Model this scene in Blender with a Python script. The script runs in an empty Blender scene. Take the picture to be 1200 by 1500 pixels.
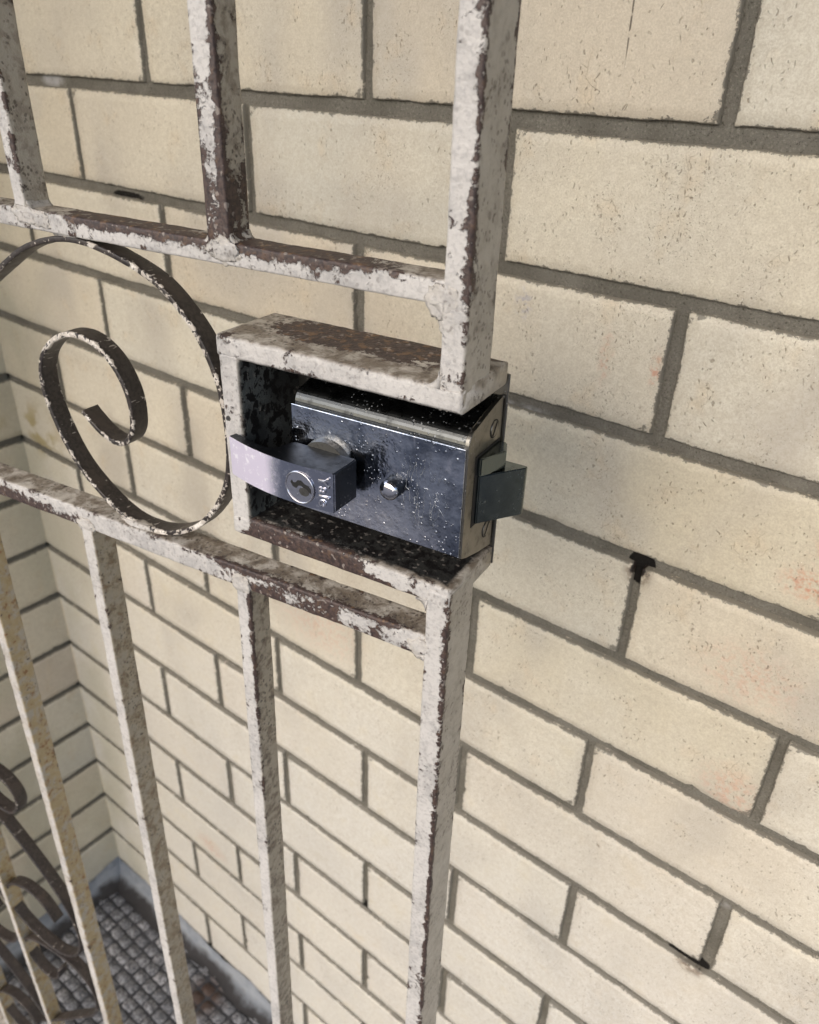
import bpy, bmesh, math, random
import numpy as np
from mathutils import Vector, Matrix
random.seed(7); RNG = np.random.default_rng(7)
S = bpy.context.scene
C = S.collection
R = math.radians

# ------------------------------------------------------------------ camera
F_PX, YAW, PITCH, ROLL = 1174.2, -0.65524, 0.51982, 0.03398
CAM = Vector((0.15663, -0.45379, 0.03341))
fw = Vector((math.sin(YAW)*math.cos(PITCH), math.cos(YAW)*math.cos(PITCH), -math.sin(PITCH)))
rt = Vector((math.cos(YAW), -math.sin(YAW), 0)); up = rt.cross(fw)
r2 = math.cos(ROLL)*rt + math.sin(ROLL)*up; u2 = -math.sin(ROLL)*rt + math.cos(ROLL)*up
cd = bpy.data.cameras.new('camera'); cam = bpy.data.objects.new('camera', cd); C.objects.link(cam)
m3 = Matrix((r2, u2, -fw)).transposed()
cam.matrix_world = Matrix.Translation(CAM) @ m3.to_4x4()
cd.sensor_fit = 'HORIZONTAL'; cd.sensor_width = 36; cd.lens = 36*F_PX/1200
cd.clip_start = 0.01; cd.clip_end = 2000
cd.dof.use_dof = True; cd.dof.focus_distance = 0.40; cd.dof.aperture_fstop = 17
S.camera = cam

# ------------------------------------------------------------------ world + sun
SUN_EL, SUN_AZ = R(36), R(2)          # light from the front, slightly left of the wall's normal
sun_dir = Vector((-math.sin(SUN_AZ)*math.cos(SUN_EL), -math.cos(SUN_AZ)*math.cos(SUN_EL), math.sin(SUN_EL)))
W = bpy.data.worlds.new('World'); S.world = W; W.use_nodes = True
wn = W.node_tree
sky = wn.nodes.new('ShaderNodeTexSky'); sky.sky_type = 'NISHITA'; sky.sun_disc = False
sky.sun_elevation = SUN_EL; sky.sun_rotation = math.atan2(sun_dir.x, sun_dir.y)
sky.air_density = 1.0; sky.dust_density = 3.0
bg = wn.nodes['Background']; bg.inputs['Strength'].default_value = 0.15
wn.links.new(sky.outputs[0], bg.inputs['Color'])
sl = bpy.data.lights.new('sun', 'SUN'); sl.energy = 0.95; sl.angle = R(110); sl.color = (1.0, 0.99, 0.975)
so = bpy.data.objects.new('sun', sl); C.objects.link(so)
so.rotation_euler = (-sun_dir).to_track_quat('-Z', 'Y').to_euler(); so.location = sun_dir*5
S.view_settings.view_transform = 'Standard'; S.view_settings.look = 'None'
S.view_settings.gamma = 1; S.view_settings.use_curve_mapping = False
S.view_settings.exposure = 0.84
S.cycles.max_bounces = 4; S.cycles.diffuse_bounces = 2; S.cycles.glossy_bounces = 3; S.cycles.caustics_reflective = False; S.cycles.caustics_refractive = False

FLOOR = -1.33
# ------------------------------------------------------------------ numpy noise
def _h(ix, iy, iz, seed):
    n = (ix*374761393 + iy*668265263 + iz*2147483647 + seed*1274126177) & 0xffffffff
    n = ((n ^ (n >> 13))*1274126177) & 0xffffffff
    n = ((n ^ (n >> 16))*2246822519) & 0xffffffff
    return (n ^ (n >> 15)) / 4294967295.0
def vnoise(P, seed=0):
    P = np.asarray(P, float); I = np.floor(P).astype(np.int64); f = P - I; f = f*f*(3-2*f)
    out = 0
    for dx in (0, 1):
        for dy in (0, 1):
            for dz in (0, 1):
                w = (f[:, 0] if dx else 1-f[:, 0])*(f[:, 1] if dy else 1-f[:, 1])*(f[:, 2] if dz else 1-f[:, 2])
                out = out + w*_h(I[:, 0]+dx, I[:, 1]+dy, I[:, 2]+dz, seed)
    return out*2-1
def fbm(P, oct=3, seed=0):
    P = np.asarray(P, float); a, s = 0, 1.0
    for o in range(oct):
        a = a + s*vnoise(P*(2.03**o) + 11.3*o, seed+o); s *= .5
    return a/1.75

# ------------------------------------------------------------------ node helper
class NT:
    def __init__(s, name):
        s.m = bpy.data.materials.new(name); s.m.use_nodes = True; s.t = s.m.node_tree
        s.b = s.t.nodes['Principled BSDF']
    def n(s, kind, **kw):
        nd = s.t.nodes.new('ShaderNode'+kind)
        for k, v in kw.items(): setattr(nd, k, v)
        return nd
    def put(s, sock, v):
        if v is None: return
        if isinstance(v, bpy.types.NodeSocket): s.t.links.new(v, sock)
        elif isinstance(v, (tuple, list)) and len(v) == 3 and sock.type == 'RGBA': sock.default_value = (*v, 1)
        else: sock.default_value = v
    def math(s, op, a, b=None, c=None, clamp=False):
        nd = s.n('Math', operation=op); nd.use_clamp = clamp
        for i, v in enumerate((a, b, c)): s.put(nd.inputs[i], v)
        return nd.outputs[0]
    def add(s, *a):
        r = a[0]
        for x in a[1:]: r = s.math('ADD', r, x)
        return r
    def mul(s, *a):
        r = a[0]
        for x in a[1:]: r = s.math('MULTIPLY', r, x)
        return r
    def sub(s, a, b): return s.math('SUBTRACT', a, b)
    def step(s, v, lo, hi, a=0.0, b=1.0):
        nd = s.n('MapRange', interpolation_type='SMOOTHSTEP')
        for i, x in enumerate((v, lo, hi, a, b)): s.put(nd.inputs[i], x)
        return nd.outputs[0]
    def mix(s, f, a, b, mode='MIX'):
        nd = s.n('Mix', data_type='RGBA', blend_type=mode)
        s.put(nd.inputs[0], f); s.put(nd.inputs[6], a); s.put(nd.inputs[7], b)
        return nd.outputs[2]
    def noise(s, co, scale, detail=4, rough=.55, dist=0.0):
        nd = s.n('TexNoise'); s.put(nd.inputs['Vector'], co); nd.inputs['Scale'].default_value = scale
        nd.inputs['Detail'].default_value = detail; nd.inputs['Roughness'].default_value = rough
        nd.inputs['Distortion'].default_value = dist
        return nd.outputs[0]
    def voro(s, co, scale, feature='F1', rnd=1.0):
        nd = s.n('TexVoronoi', feature=feature); s.put(nd.inputs['Vector'], co); nd.inputs['Scale'].default_value = scale
        nd.inputs['Randomness'].default_value = rnd
        return nd
    def attr(s, name):
        nd = s.n('Attribute'); nd.attribute_name = name; return nd.outputs['Fac']
    def obj(s): return s.n('TexCoord').outputs['Object']
    def pos(s): return s.n('NewGeometry').outputs['Position']
    def rnd(s): return s.n('ObjectInfo').outputs['Random']
    def vmul(s, co, v):
        nd = s.n('VectorMath', operation='MULTIPLY'); s.put(nd.inputs[0], co); nd.inputs[1].default_value = v
        return nd.outputs[0]
    def dist(s, co, pt, scale=(1, 1, 1)):
        a = s.n('VectorMath', operation='SUBTRACT'); s.put(a.inputs[0], co); a.inputs[1].default_value = pt
        b = s.n('VectorMath', operation='MULTIPLY'); s.put(b.inputs[0], a.outputs[0]); b.inputs[1].default_value = scale
        c = s.n('VectorMath', operation='LENGTH'); s.put(c.inputs[0], b.outputs[0])
        return c.outputs['Value']
    def ramp(s, f, stops, interp='LINEAR'):
        nd = s.n('ValToRGB'); s.put(nd.inputs[0], f); cr = nd.color_ramp; cr.interpolation = interp
        while len(cr.elements) < len(stops): cr.elements.new(.5)
        for e, (p, c) in zip(cr.elements, stops): e.position = p; e.color = (*c, 1)
        return nd.outputs[0]
    def bump(s, h, dist, strength=1.0, prev=None):
        nd = s.n('Bump'); nd.inputs['Strength'].default_value = strength; nd.inputs['Distance'].default_value = dist
        s.put(nd.inputs['Height'], h)
        if prev is not None: s.put(nd.inputs['Normal'], prev)
        return nd.outputs[0]
    def out(s, col=None, rough=None, metal=None, normal=None, spec=None):
        s.put(s.b.inputs['Base Color'], col); s.put(s.b.inputs['Roughness'], rough); s.put(s.b.inputs['Metallic'], metal)
        if normal is not None: s.put(s.b.inputs['Normal'], normal)
        if spec is not None: s.put(s.b.inputs['Specular IOR Level'], spec)
        return s.m

# ------------------------------------------------------------------ materials
def mat_brick():
    t = NT('cream_brick'); P = t.pos(); r = t.rnd(); e = t.attr('edge')
    base = t.ramp(r, [(0, (.55, .495, .365)), (.18, (.62, .58, .465)), (.36, (.585, .525, .42)), (.54, (.635, .605, .51)), (.72, (.545, .53, .46)), (.86, (.60, .555, .415)), (1, (.58, .515, .425))])
    big = t.noise(t.vmul(P, (1.0, 1.0, .55)), 11, 2, .5); mid = t.noise(P, 34, 3, .6); fine = t.noise(P, 190, 2, .65)
    base = t.mix(t.step(big, .44, .66, 0, .85), base, (.455, .43, .38))
    base = t.mix(t.step(t.noise(P, 5.5, 2, .5), .46, .62, 0, .6), base, (.70, .655, .53))
    base = t.mix(t.mul(t.step(mid, .54, .74), .5), base, (.60, .50, .355))
    sx = t.n('SeparateXYZ'); t.put(sx.inputs[0], P)
    # old whitewash bloom low down, green film by the corner
    low = t.mul(t.step(sx.outputs[0], -.848, -.842), t.step(t.add(sx.outputs[2], t.mul(big, .5)), .0, -.55), t.step(mid, .15, .5))
    base = t.mix(t.mul(low, .72), base, (.66, .66, .635))
    corner = t.mul(t.step(sx.outputs[0], -.66, -.83), t.step(big, .35, .6))
    base = t.mix(t.mul(corner, .5), base, (.49, .48, .35))
    och = t.mul(t.step(t.dist(P, (-.80, 0, -.405), (16, 1, 22)), 1.1, .3), t.step(mid, .45, .6))
    base = t.mix(t.mul(och, .8), base, (.30, .23, .05))
    red = 0.0
    for (x, z, a, b, w) in ((.105, -.232, 45, 60, .85), (.118, -.205, 45, 40, .7), (-.0105, -.128, 200, 55, .75), (-.043, -.127, 150, 40, .5), (.09, -.31, 20, 30, .35), (.10, -.41, 28, 34, .45), (-.545, -1.005, 22, 40, .6), (-.30, -.47, 12, 22, .35)):
        red = t.math('MAXIMUM', red, t.mul(t.step(t.dist(P, (x, 0, z), (a, 1, b)), 1.0, .1), w))
    base = t.mix(t.mul(red, t.step(fine, .40, .62)), base, (.50, .20, .12))
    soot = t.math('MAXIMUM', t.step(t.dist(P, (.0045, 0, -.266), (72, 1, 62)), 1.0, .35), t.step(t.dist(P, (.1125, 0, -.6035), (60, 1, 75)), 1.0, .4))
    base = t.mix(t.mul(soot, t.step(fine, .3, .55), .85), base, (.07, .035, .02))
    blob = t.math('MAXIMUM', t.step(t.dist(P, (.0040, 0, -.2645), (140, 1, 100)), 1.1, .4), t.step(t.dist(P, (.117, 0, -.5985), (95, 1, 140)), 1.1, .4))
    pale = t.mul(t.step(t.dist(P, (-.105, 0, -.105), (110, 1, 70)), 1.0, .2), t.step(fine, .45, .6))
    base = t.mix(pale, base, (.42, .40, .42))
    wv = t.n('TexNoise'); t.put(wv.inputs['Vector'], P); wv.inputs['Scale'].default_value = 140; wv.inputs['Detail'].default_value = 1
    w3 = t.n('VectorMath', operation='SCALE'); t.put(w3.inputs[0], wv.outputs[1]); w3.inputs[3].default_value = .007
    warp = t.n('VectorMath', operation='ADD'); t.put(warp.inputs[0], P); t.put(warp.inputs[1], w3.outputs[0])
    v1 = t.voro(t.vmul(warp.outputs[0], (1, 1, .5)), 330); v2 = t.voro(warp.outputs[0], 700)
    pits = t.mul(t.step(v1.outputs[0], .22, .11), t.step(mid, .38, .60))
    pits = t.math('MAXIMUM', pits, t.mul(t.step(v2.outputs[0], .22, .10), t.mul(t.step(big, .40, .62), t.step(mid, .36, .55))))
    crk = t.voro(t.vmul(warp.outputs[0], (1.4, 1, .42)), 75, 'DISTANCE_TO_EDGE')
    crack = t.mul(t.step(crk.outputs[0], .014, .003), t.step(mid, .53, .66))
    base = t.mix(t.mul(pits, .68), base, (.17, .14, .10))
    base = t.mix(t.step(fine, .30, .70, .28, 0), base, (.40, .35, .27))
    spk = t.voro(P, 260); base = t.mix(t.step(spk.outputs[0], .055, .03), base, (.85, .85, .83))
    base = t.mix(t.mul(crack, .40), base, (.28, .23, .17))
    grain = t.noise(P, 850, 2, .7)
    base = t.mix(t.step(grain, .30, .66, .42, 0.0), base, (.36, .31, .235))
    sm = t.step(t.add(e, t.mul(fine, .8), t.mul(grain, .5)), 1.45, 1.55)
    base = t.mix(t.mul(sm, .85), base, (.145, .135, .11))
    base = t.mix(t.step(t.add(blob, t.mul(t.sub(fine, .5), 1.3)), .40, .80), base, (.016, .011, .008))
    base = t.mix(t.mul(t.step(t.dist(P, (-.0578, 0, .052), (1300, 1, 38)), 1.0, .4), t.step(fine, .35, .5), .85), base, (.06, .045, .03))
    h = t.add(t.mul(mid, .5), t.mul(fine, .35), t.mul(grain, .30), t.mul(pits, -.8), t.mul(crack, -.4), t.mul(sm, .3))
    return t.out(base, .46, None, t.bump(h, .0007, .75), .4)
def mat_mortar():
    t = NT('grey_mortar'); P = t.pos()
    n = t.noise(P, 45, 3, .6); g = t.noise(P, 700, 2, .75)
    c = t.mix(n, (.105, .098, .080), (.19, .18, .155))
    c = t.mix(t.mul(t.step(g, .5, .75), .5), c, (.30, .285, .24))
    c = t.mix(t.step(g, .42, .28), c, (.06, .055, .042))
    for (x, z, a, b) in ((-.633, .0025, 40, 120), (.10, -.523, 30, 170), (-.10, -.178, 30, 170)):
        k = t.mul(t.step(t.dist(P, (x, 0, z), (a, 1, b)), 1.0, .3), t.step(n, .4, .55))
        c = t.mix(t.mul(k, .6), c, (.50, .50, .51))
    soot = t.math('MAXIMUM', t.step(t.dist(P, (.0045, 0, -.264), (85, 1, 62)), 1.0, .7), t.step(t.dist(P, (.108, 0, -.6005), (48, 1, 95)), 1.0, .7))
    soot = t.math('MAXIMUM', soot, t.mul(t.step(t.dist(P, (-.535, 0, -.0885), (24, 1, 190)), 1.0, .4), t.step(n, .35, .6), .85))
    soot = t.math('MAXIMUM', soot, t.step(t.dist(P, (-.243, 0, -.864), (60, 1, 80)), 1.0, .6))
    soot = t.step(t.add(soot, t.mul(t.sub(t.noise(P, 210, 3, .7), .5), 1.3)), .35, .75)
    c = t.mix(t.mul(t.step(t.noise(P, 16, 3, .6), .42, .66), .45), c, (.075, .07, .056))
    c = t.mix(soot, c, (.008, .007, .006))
    h = t.add(t.mul(n, 1.0), t.mul(g, .5))
    return t.out(c, .9, None, t.bump(h, .0016, 1.0), .2)
def mat_paint():
    t = NT('flaking_cream_paint'); P = t.obj()
    e = t.attr('edge'); w = t.attr('wear'); side = t.attr('side'); top = t.attr('top'); cavity_shade = t.attr('inner'); och = t.attr('ochre'); front = t.attr('front')
    n1 = t.noise(P, 95, 5, .66, .4); n2 = t.noise(P, 420, 3, .65); n0 = t.noise(P, 26, 2, .6); n3 = t.noise(P, 170, 3, .65)
    chip = t.add(t.mul(n1, .85), t.mul(n2, .45), t.mul(t.noise(P, 44, 3, .6, .6), .35), -.325, t.mul(e, .09), t.mul(w, .36))
    m = t.step(chip, .720, .732)
    halo = t.sub(t.step(chip, .672, .716), m)
    paint = t.mix(t.step(n0, .3, .7), (.52, .49, .44), (.42, .39, .345))
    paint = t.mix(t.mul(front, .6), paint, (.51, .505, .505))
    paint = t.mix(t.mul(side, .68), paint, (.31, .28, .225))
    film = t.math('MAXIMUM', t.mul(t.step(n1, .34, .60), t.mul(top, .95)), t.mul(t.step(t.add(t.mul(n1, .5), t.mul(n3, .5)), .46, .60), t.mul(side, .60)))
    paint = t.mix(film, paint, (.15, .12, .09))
    gy = t.mul(t.step(t.add(t.mul(n3, .5), t.mul(n0, .5)), .47, .62), front)
    paint = t.mix(t.mul(gy, .60), paint, (.32, .315, .31))
    paint = t.mix(t.mul(t.step(n2, .50, .62), front, .32), paint, (.27, .26, .26))
    q2 = t.n('VectorMath', operation='SCALE'); q = t.n('TexNoise'); t.put(q.inputs['Vector'], P); q.inputs['Scale'].default_value = 300; q.inputs['Detail'].default_value = 1
    wv = t.n('VectorMath', operation='ADD'); t.put(wv.inputs[0], P); t.put(q2.inputs[0], q.outputs[1]); q2.inputs[3].default_value = .003; t.put(wv.inputs[1], q2.outputs[0])
    vs = t.voro(wv.outputs[0], 340); vb = t.voro(wv.outputs[0], 150)
    sp = t.mul(t.step(vs.outputs[0], .36, .20), t.step(n0, .44, .56))
    sp = t.math('MAXIMUM', sp, t.mul(t.step(vb.outputs[0], .40, .22), t.step(n1, .52, .64)))
    sp = t.mul(sp, t.add(.32, t.mul(side, .60), t.mul(top, .6)))
    paint = t.mix(sp, paint, (.085, .07, .058))
    oc = t.mul(och, t.step(n1, .38, .56))
    paint = t.mix(t.mul(oc, .8), paint, (.37, .285, .145))
    paint = t.mix(t.mul(oc, t.step(n3, .56, .66)), paint, (.22, .11, .045))
    rough_p = t.step(n2, .3, .7, .36, .54)
    und = t.mix(t.step(n2, .38, .62), (.030, .020, .019), (.072, .047, .040))
    und = t.mix(t.mul(t.step(n3, .54, .66), t.add(.30, t.mul(top, .6))), und, (.17, .10, .052))
    und = t.mix(t.mul(t.step(q.outputs[0], .64, .69), .30), und, (.55, .50, .45))
    col = t.mix(m, paint, und)
    col = t.mix(t.mul(halo, .40), col, (.22, .19, .165))
    inner = t.mix(t.step(n0, .35, .6), (.035, .036, .034), (.115, .12, .112))  # box interior: dark paint with the cavity's shading put into the colour
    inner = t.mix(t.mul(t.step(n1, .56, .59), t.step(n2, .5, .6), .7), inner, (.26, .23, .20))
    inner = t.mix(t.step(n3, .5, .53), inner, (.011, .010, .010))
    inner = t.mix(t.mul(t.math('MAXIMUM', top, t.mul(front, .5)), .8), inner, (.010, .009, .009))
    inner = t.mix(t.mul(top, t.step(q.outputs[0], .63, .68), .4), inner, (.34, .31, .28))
    col = t.mix(cavity_shade, col, inner)
    h = t.add(t.mul(t.sub(1.0, m), .75), t.mul(halo, .35), t.mul(n2, .35), t.mul(n3, .6))
    rg = t.mix(m, rough_p, (.55, .55, .55))
    return t.out(col, rg, None, t.bump(h, .0011, 1.0), .5)
def mat_scroll():
    t = NT('worn_black_iron'); P = t.obj(); e = t.attr('edge'); w = t.attr('wear')
    n1 = t.noise(P, 120, 4, .66); n2 = t.noise(P, 480, 2, .6)
    c = t.mix(t.step(n2, .35, .65), (.018, .014, .013), (.042, .034, .030))
    c = t.mix(t.mul(t.step(t.noise(P, 60, 4), .5, .65), .6), c, (.055, .042, .034))
    m = t.step(t.add(t.mul(n1, .7), t.mul(n2, .3), t.mul(e, .135), t.mul(w, .3)), .650, .668)
    c = t.mix(m, c, t.mix(t.step(n2, .4, .6), (.70, .66, .60), (.45, .41, .36)))
    sc = t.noise(t.vmul(P, (1, .2, 1)), 340, 3, .7)
    c = t.mix(t.mul(t.step(sc, .68, .72), .8), c, (.42, .38, .33))
    h = t.add(t.mul(m, .6), t.mul(n2, .4))
    return t.out(c, t.step(n1, .3, .7, .38, .58), None, t.bump(h, .0004, .8), .5)
def mat_chrome(name, base, rough, pitk=1.0, scratch_sheen=False):
    t = NT(name); P = t.obj()
    q = t.noise(P, 160, 4, .7); cl = t.noise(P, 48, 4, .65); v = t.voro(P, 520); v2 = t.voro(P, 260)
    sp = t.mul(t.step(v.outputs[0], .30, .16), t.step(cl, .49 if scratch_sheen else .53, .62))
    sp2 = t.mul(t.step(v2.outputs[0], .20, .08), t.step(q, .50, .60))
    spk = t.mul(t.math('MAXIMUM', sp, sp2), pitk)
    c = t.mix(t.mul(spk, .26), base, (.70, .73, .77))
    dk = tuple(x*.40 for x in base)
    c = t.mix(t.mul(t.step(q, .52, .68), .55*pitk), c, dk)
    h = t.add(t.mul(spk, .8), t.mul(q, .16*pitk))
    rg = t.add(t.mul(spk, .3), t.step(q, .3, .75, rough, rough+.16))
    if scratch_sheen:
        c = t.mix(t.step(cl, .42, .60, 0, .80), c, (.12, .145, .20))  # dark patches here, pale ones below: reflections painted into the plate's colour
        c = t.mix(t.step(t.noise(P, 75, 4, .75, .8), .52, .68, 0, .7), c, (.68, .69, .75))
        pale_sheen = t.mul(t.step(t.add(t.dist(P, (-.058, .010, FLOOR*-1-.166), (17, 1, 40)), t.mul(q, .8)), 1.5, .5), .75)  # pale haze low on the plate, a soft reflection painted as colour
        c = t.mix(pale_sheen, c, (.80, .80, .86)); rg = t.add(rg, t.mul(pale_sheen, .16))
        d = t.dist(P, (-.021, .010, FLOOR*-1-.143), (62, 1, 44))
        wv = t.n('TexNoise'); t.put(wv.inputs['Vector'], P); wv.inputs['Scale'].default_value = 170; wv.inputs['Detail'].default_value = 2
        w3 = t.n('VectorMath', operation='SCALE'); t.put(w3.inputs[0], wv.outputs[1]); w3.inputs[3].default_value = .004
        wp = t.n('VectorMath', operation='ADD'); t.put(wp.inputs[0], P); t.put(wp.inputs[1], w3.outputs[0])
        k = 0.0
        for sc, st in ((270, (1.4, 1, .13)),):
            ve = t.voro(t.vmul(wp.outputs[0], st), sc, 'DISTANCE_TO_EDGE'); k = t.math('MAXIMUM', k, t.step(ve.outputs[0], .022, .008))
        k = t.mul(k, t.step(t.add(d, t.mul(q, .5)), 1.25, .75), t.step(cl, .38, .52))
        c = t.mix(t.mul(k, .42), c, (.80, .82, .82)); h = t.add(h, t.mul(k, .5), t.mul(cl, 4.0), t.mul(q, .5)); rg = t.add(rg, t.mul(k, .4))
    return t.out(c, rg, 1.0, t.bump(h, .00040 if scratch_sheen else .00028, .9))
def mat_plain(name, col, rough=.6, metal=0.0, nz=None, bump=0.0):
    t = NT(name); P = t.obj()
    n = t.noise(P, nz or 200, 5, .6)
    c = t.mix(t.step(n, .35, .65), col, tuple(x*.7 for x in col))
    return t.out(c, rough, metal, t.bump(n, bump or .0002, .5))
def mat_tile():
    t = NT('speckled_stone_tile'); P = t.pos(); r = t.rnd(); k = t.attr('tint')
    f = t.math('FRACT', t.add(r, t.mul(k, 7.3)))
    c = t.ramp(f, [(0, (.16, .168, .19)), (.3, (.23, .24, .262)), (.6, (.19, .20, .222)), (.85, (.29, .297, .32)), (1, (.35, .352, .365))])
    g = t.noise(P, 190, 5, .7)
    c = t.mix(t.step(g, .40, .62), tuple([.075, .078, .088]), c)
    c = t.mix(t.mul(t.step(t.noise(P, 240, 4, .7), .55, .65), .55), c, (.56, .56, .58))
    c = t.mix(t.mul(t.step(t.dist(P, (-.545, -.05, FLOOR), (24, 22, 1)), 1.1, .3), .9), c, (.045, .022, .012))
    return t.out(c, t.step(g, .3, .7, .38, .65), None, t.bump(g, .0009, 1.0), .4)
def mat_cement():
    t = NT('grey_cement_fillet'); P = t.pos(); n = t.noise(P, 28, 5, .65); g = t.noise(P, 400, 4, .7)
    sx = t.n('SeparateXYZ'); t.put(sx.inputs[0], P)
    c = t.mix(t.step(n, .35, .65), (.27, .292, .32), (.19, .212, .245))
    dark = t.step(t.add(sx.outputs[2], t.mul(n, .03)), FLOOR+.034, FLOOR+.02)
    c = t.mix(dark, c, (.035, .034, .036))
    return t.out(c, .8, None, t.bump(t.add(n, t.mul(g, .3)), .003, .8), .3)
def mat_ground(name, a, b, sc):
    t = NT(name); P = t.pos(); n = t.noise(P, sc, 6, .65)
    c = t.mix(t.step(n, .3, .7), a, b); g = t.noise(P, sc*40, 3, .6)
    return t.out(c, .85, None, t.bump(g, .003, .5), .3)
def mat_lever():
    # satin-worn far end with lilac reflection painted in; polished round the key cylinder
    t = NT('worn_lever_sheen_chrome'); P = t.obj(); sx = t.n('SeparateXYZ'); t.put(sx.inputs[0], P)
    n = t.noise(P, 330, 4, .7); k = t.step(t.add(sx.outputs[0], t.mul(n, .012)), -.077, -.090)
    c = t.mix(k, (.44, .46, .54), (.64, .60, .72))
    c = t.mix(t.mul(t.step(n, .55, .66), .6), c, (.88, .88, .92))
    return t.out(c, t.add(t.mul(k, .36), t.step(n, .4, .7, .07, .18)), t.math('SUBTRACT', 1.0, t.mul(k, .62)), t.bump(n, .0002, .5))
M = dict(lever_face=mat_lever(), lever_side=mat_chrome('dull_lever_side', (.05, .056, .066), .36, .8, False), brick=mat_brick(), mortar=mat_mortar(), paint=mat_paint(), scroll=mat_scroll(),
         chrome=mat_chrome('chrome_plate', (.46, .50, .58), .09, 1.0, True), chrome_dark=mat_chrome('pitted_chrome_case', (.10, .105, .105), .24, 1.2, False),
         lever=mat_chrome('polished_lever_chrome', (.70, .69, .73), .06, .45, False), steel=mat_chrome('dull_steel', (.19, .185, .17), .30, 1.0, False),
         bolt=mat_chrome('dark_bolt_steel', (.13, .155, .16), .14, .15, False), black=mat_plain('black_void', (.006, .006, .006), .8),
         brass=mat_plain('tarnished_brass', (.32, .27, .14), .35, 1.0), tile=mat_tile(), cement=mat_cement(),
         grout=mat_ground('dark_tile_grout', (.045, .047, .055), (.075, .078, .088), 30),
         ground=mat_ground('paving', (.15, .155, .17), (.10, .105, .12), 1.2), ceiling=mat_ground('painted_ceiling', (.62, .60, .56), (.58, .56, .52), 3))

# ------------------------------------------------------------------ mesh helpers
def mesh_obj(name, verts, faces, mat, parent=None, smooth=False, attrs=None):
    me = bpy.data.meshes.new(name); me.from_pydata([tuple(v) for v in verts], [], [tuple(f) for f in faces]); me.update()
    if smooth: me.polygons.foreach_set('use_smooth', [True]*len(me.polygons))
    for k, a in (attrs or {}).items():
        at = me.attributes.new(k, 'FLOAT', 'POINT'); at.data.foreach_set('value', np.asarray(a, np.float32))
    me.materials.append(mat)
    o = bpy.data.objects.new(name, me); C.objects.link(o); o.parent = parent
    return o
def bm_obj(name, bm, mat, parent=None, smooth=False):
    me = bpy.data.meshes.new(name); bmesh.ops.recalc_face_normals(bm, faces=bm.faces); bm.to_mesh(me); bm.free()
    if smooth: me.polygons.foreach_set('use_smooth', [True]*len(me.polygons))
    me.materials.append(mat); o = bpy.data.objects.new(name, me); C.objects.link(o); o.parent = parent
    return o
def bm_box(bm, lo, hi, bev=0.0, seg=2):
    r = bmesh.ops.create_cube(bm, size=1); vs = r['verts']
    for v in vs: v.co = Vector([lo[i]+(v.co[i]+.5)*(hi[i]-lo[i]) for i in range(3)])
    if bev:
        es = list({e for v in vs for e in v.link_edges}); bmesh.ops.bevel(bm, geom=es, offset=bev, segments=seg, affect='EDGES', profile=.5)
    return vs
def bm_prism(bm, poly, axis, a, b):
    """poly: 2D points; axis = extruded axis index; a..b extents"""
    def mk(p, v):
        q = list(p); q.insert(axis, v); return bm.verts.new(q)
    A = [mk(p, a) for p in poly]; B = [mk(p, b) for p in poly]; n = len(poly)
    bm.faces.new(A); bm.faces.new(B[::-1])
    for i in range(n): bm.faces.new((A[i], B[i], B[(i+1) % n], A[(i+1) % n]))
    return A+B
def bm_cyl(bm, c, axis, r, a, b, seg=32, r2=None):
    poly = lambda rr: [(c[0]+rr*math.cos(2*math.pi*i/seg), c[1]+rr*math.sin(2*math.pi*i/seg)) for i in range(seg)]
    vs = bm_prism(bm, poly(r), axis, a, b)
    if r2 is not None:
        for v, p in zip(vs[seg:], poly(r2)):
            q = list(p); q.insert(axis, b); v.co = Vector(q)
    return vs
def empty(name, loc, rz=0):
    o = bpy.data.objects.new(name, None); C.objects.link(o); o.location = loc; o.rotation_euler = (0, 0, rz); return o
def tag(o, label=None, cat=None, group=None, kind=None):
    for k, v in (('label', label), ('category', cat), ('group', group), ('kind', kind)):
        if v: o[k] = v
    return o

# ------------------------------------------------------------------ setting: ground, floor, ceiling
gnd = mesh_obj('ground', [(-300, -300, -1.46), (300, -300, -1.46), (300, 300, -1.46), (-300, 300, -1.46)], [(0, 1, 2, 3)], M['ground']); tag(gnd, kind='structure')
bm = bmesh.new(); bm_box(bm, (-1.15, -1.55, -1.46), (2.2, .25, FLOOR-.003)); flo = bm_obj('floor', bm, M['grout']); tag(flo, kind='structure')
bm = bmesh.new(); bm_box(bm, (-1.15, -1.75, 1.22), (2.4, .25, 1.30)); cei = bm_obj('ceiling', bm, M['ceiling']); tag(cei, kind='structure')
# floor tiles (courses 19.8 mm deep, about 25 mm long): worn cushion-shaped stones
PX, PY = .0252, .0198
def tile_mesh(k):
    n = 5; vs = []; fs = []
    hx, hy = PX/2-.0012, PY/2-.0011
    for j in range(n):
        for i in range(n):
            u = i/(n-1)*2-1; v = j/(n-1)*2-1
            x = u*hx*(1-.10*v*v); y = v*hy*(1-.10*u*u)
            d = max(abs(u), abs(v)); z = .0034-.0028*(1 if d > .99 else 0)-.0004*d
            vs.append((x, y, z))
    V = np.array(vs); V[:, 2] += .0007*fbm(V*260+17*k, 2, k); V[:, 0] += .0006*vnoise(V*200+5*k, k); V[:, 1] += .0006*vnoise(V*200+9*k, k+3)
    for j in range(n-1):
        for i in range(n-1):
            a = j*n+i; fs.append((a, a+1, a+n+1, a+n))
    me = bpy.data.meshes.new('tile'); me.from_pydata([tuple(v) for v in V], [], fs); me.update()
    at = me.attributes.new('tint', 'FLOAT', 'POINT'); at.data.foreach_set('value', np.full(len(V), .13*k, np.float32))
    me.polygons.foreach_set('use_smooth', [True]*len(fs)); me.materials.append(M['tile']); return me
TM = [tile_mesh(k) for k in range(6)]
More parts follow.
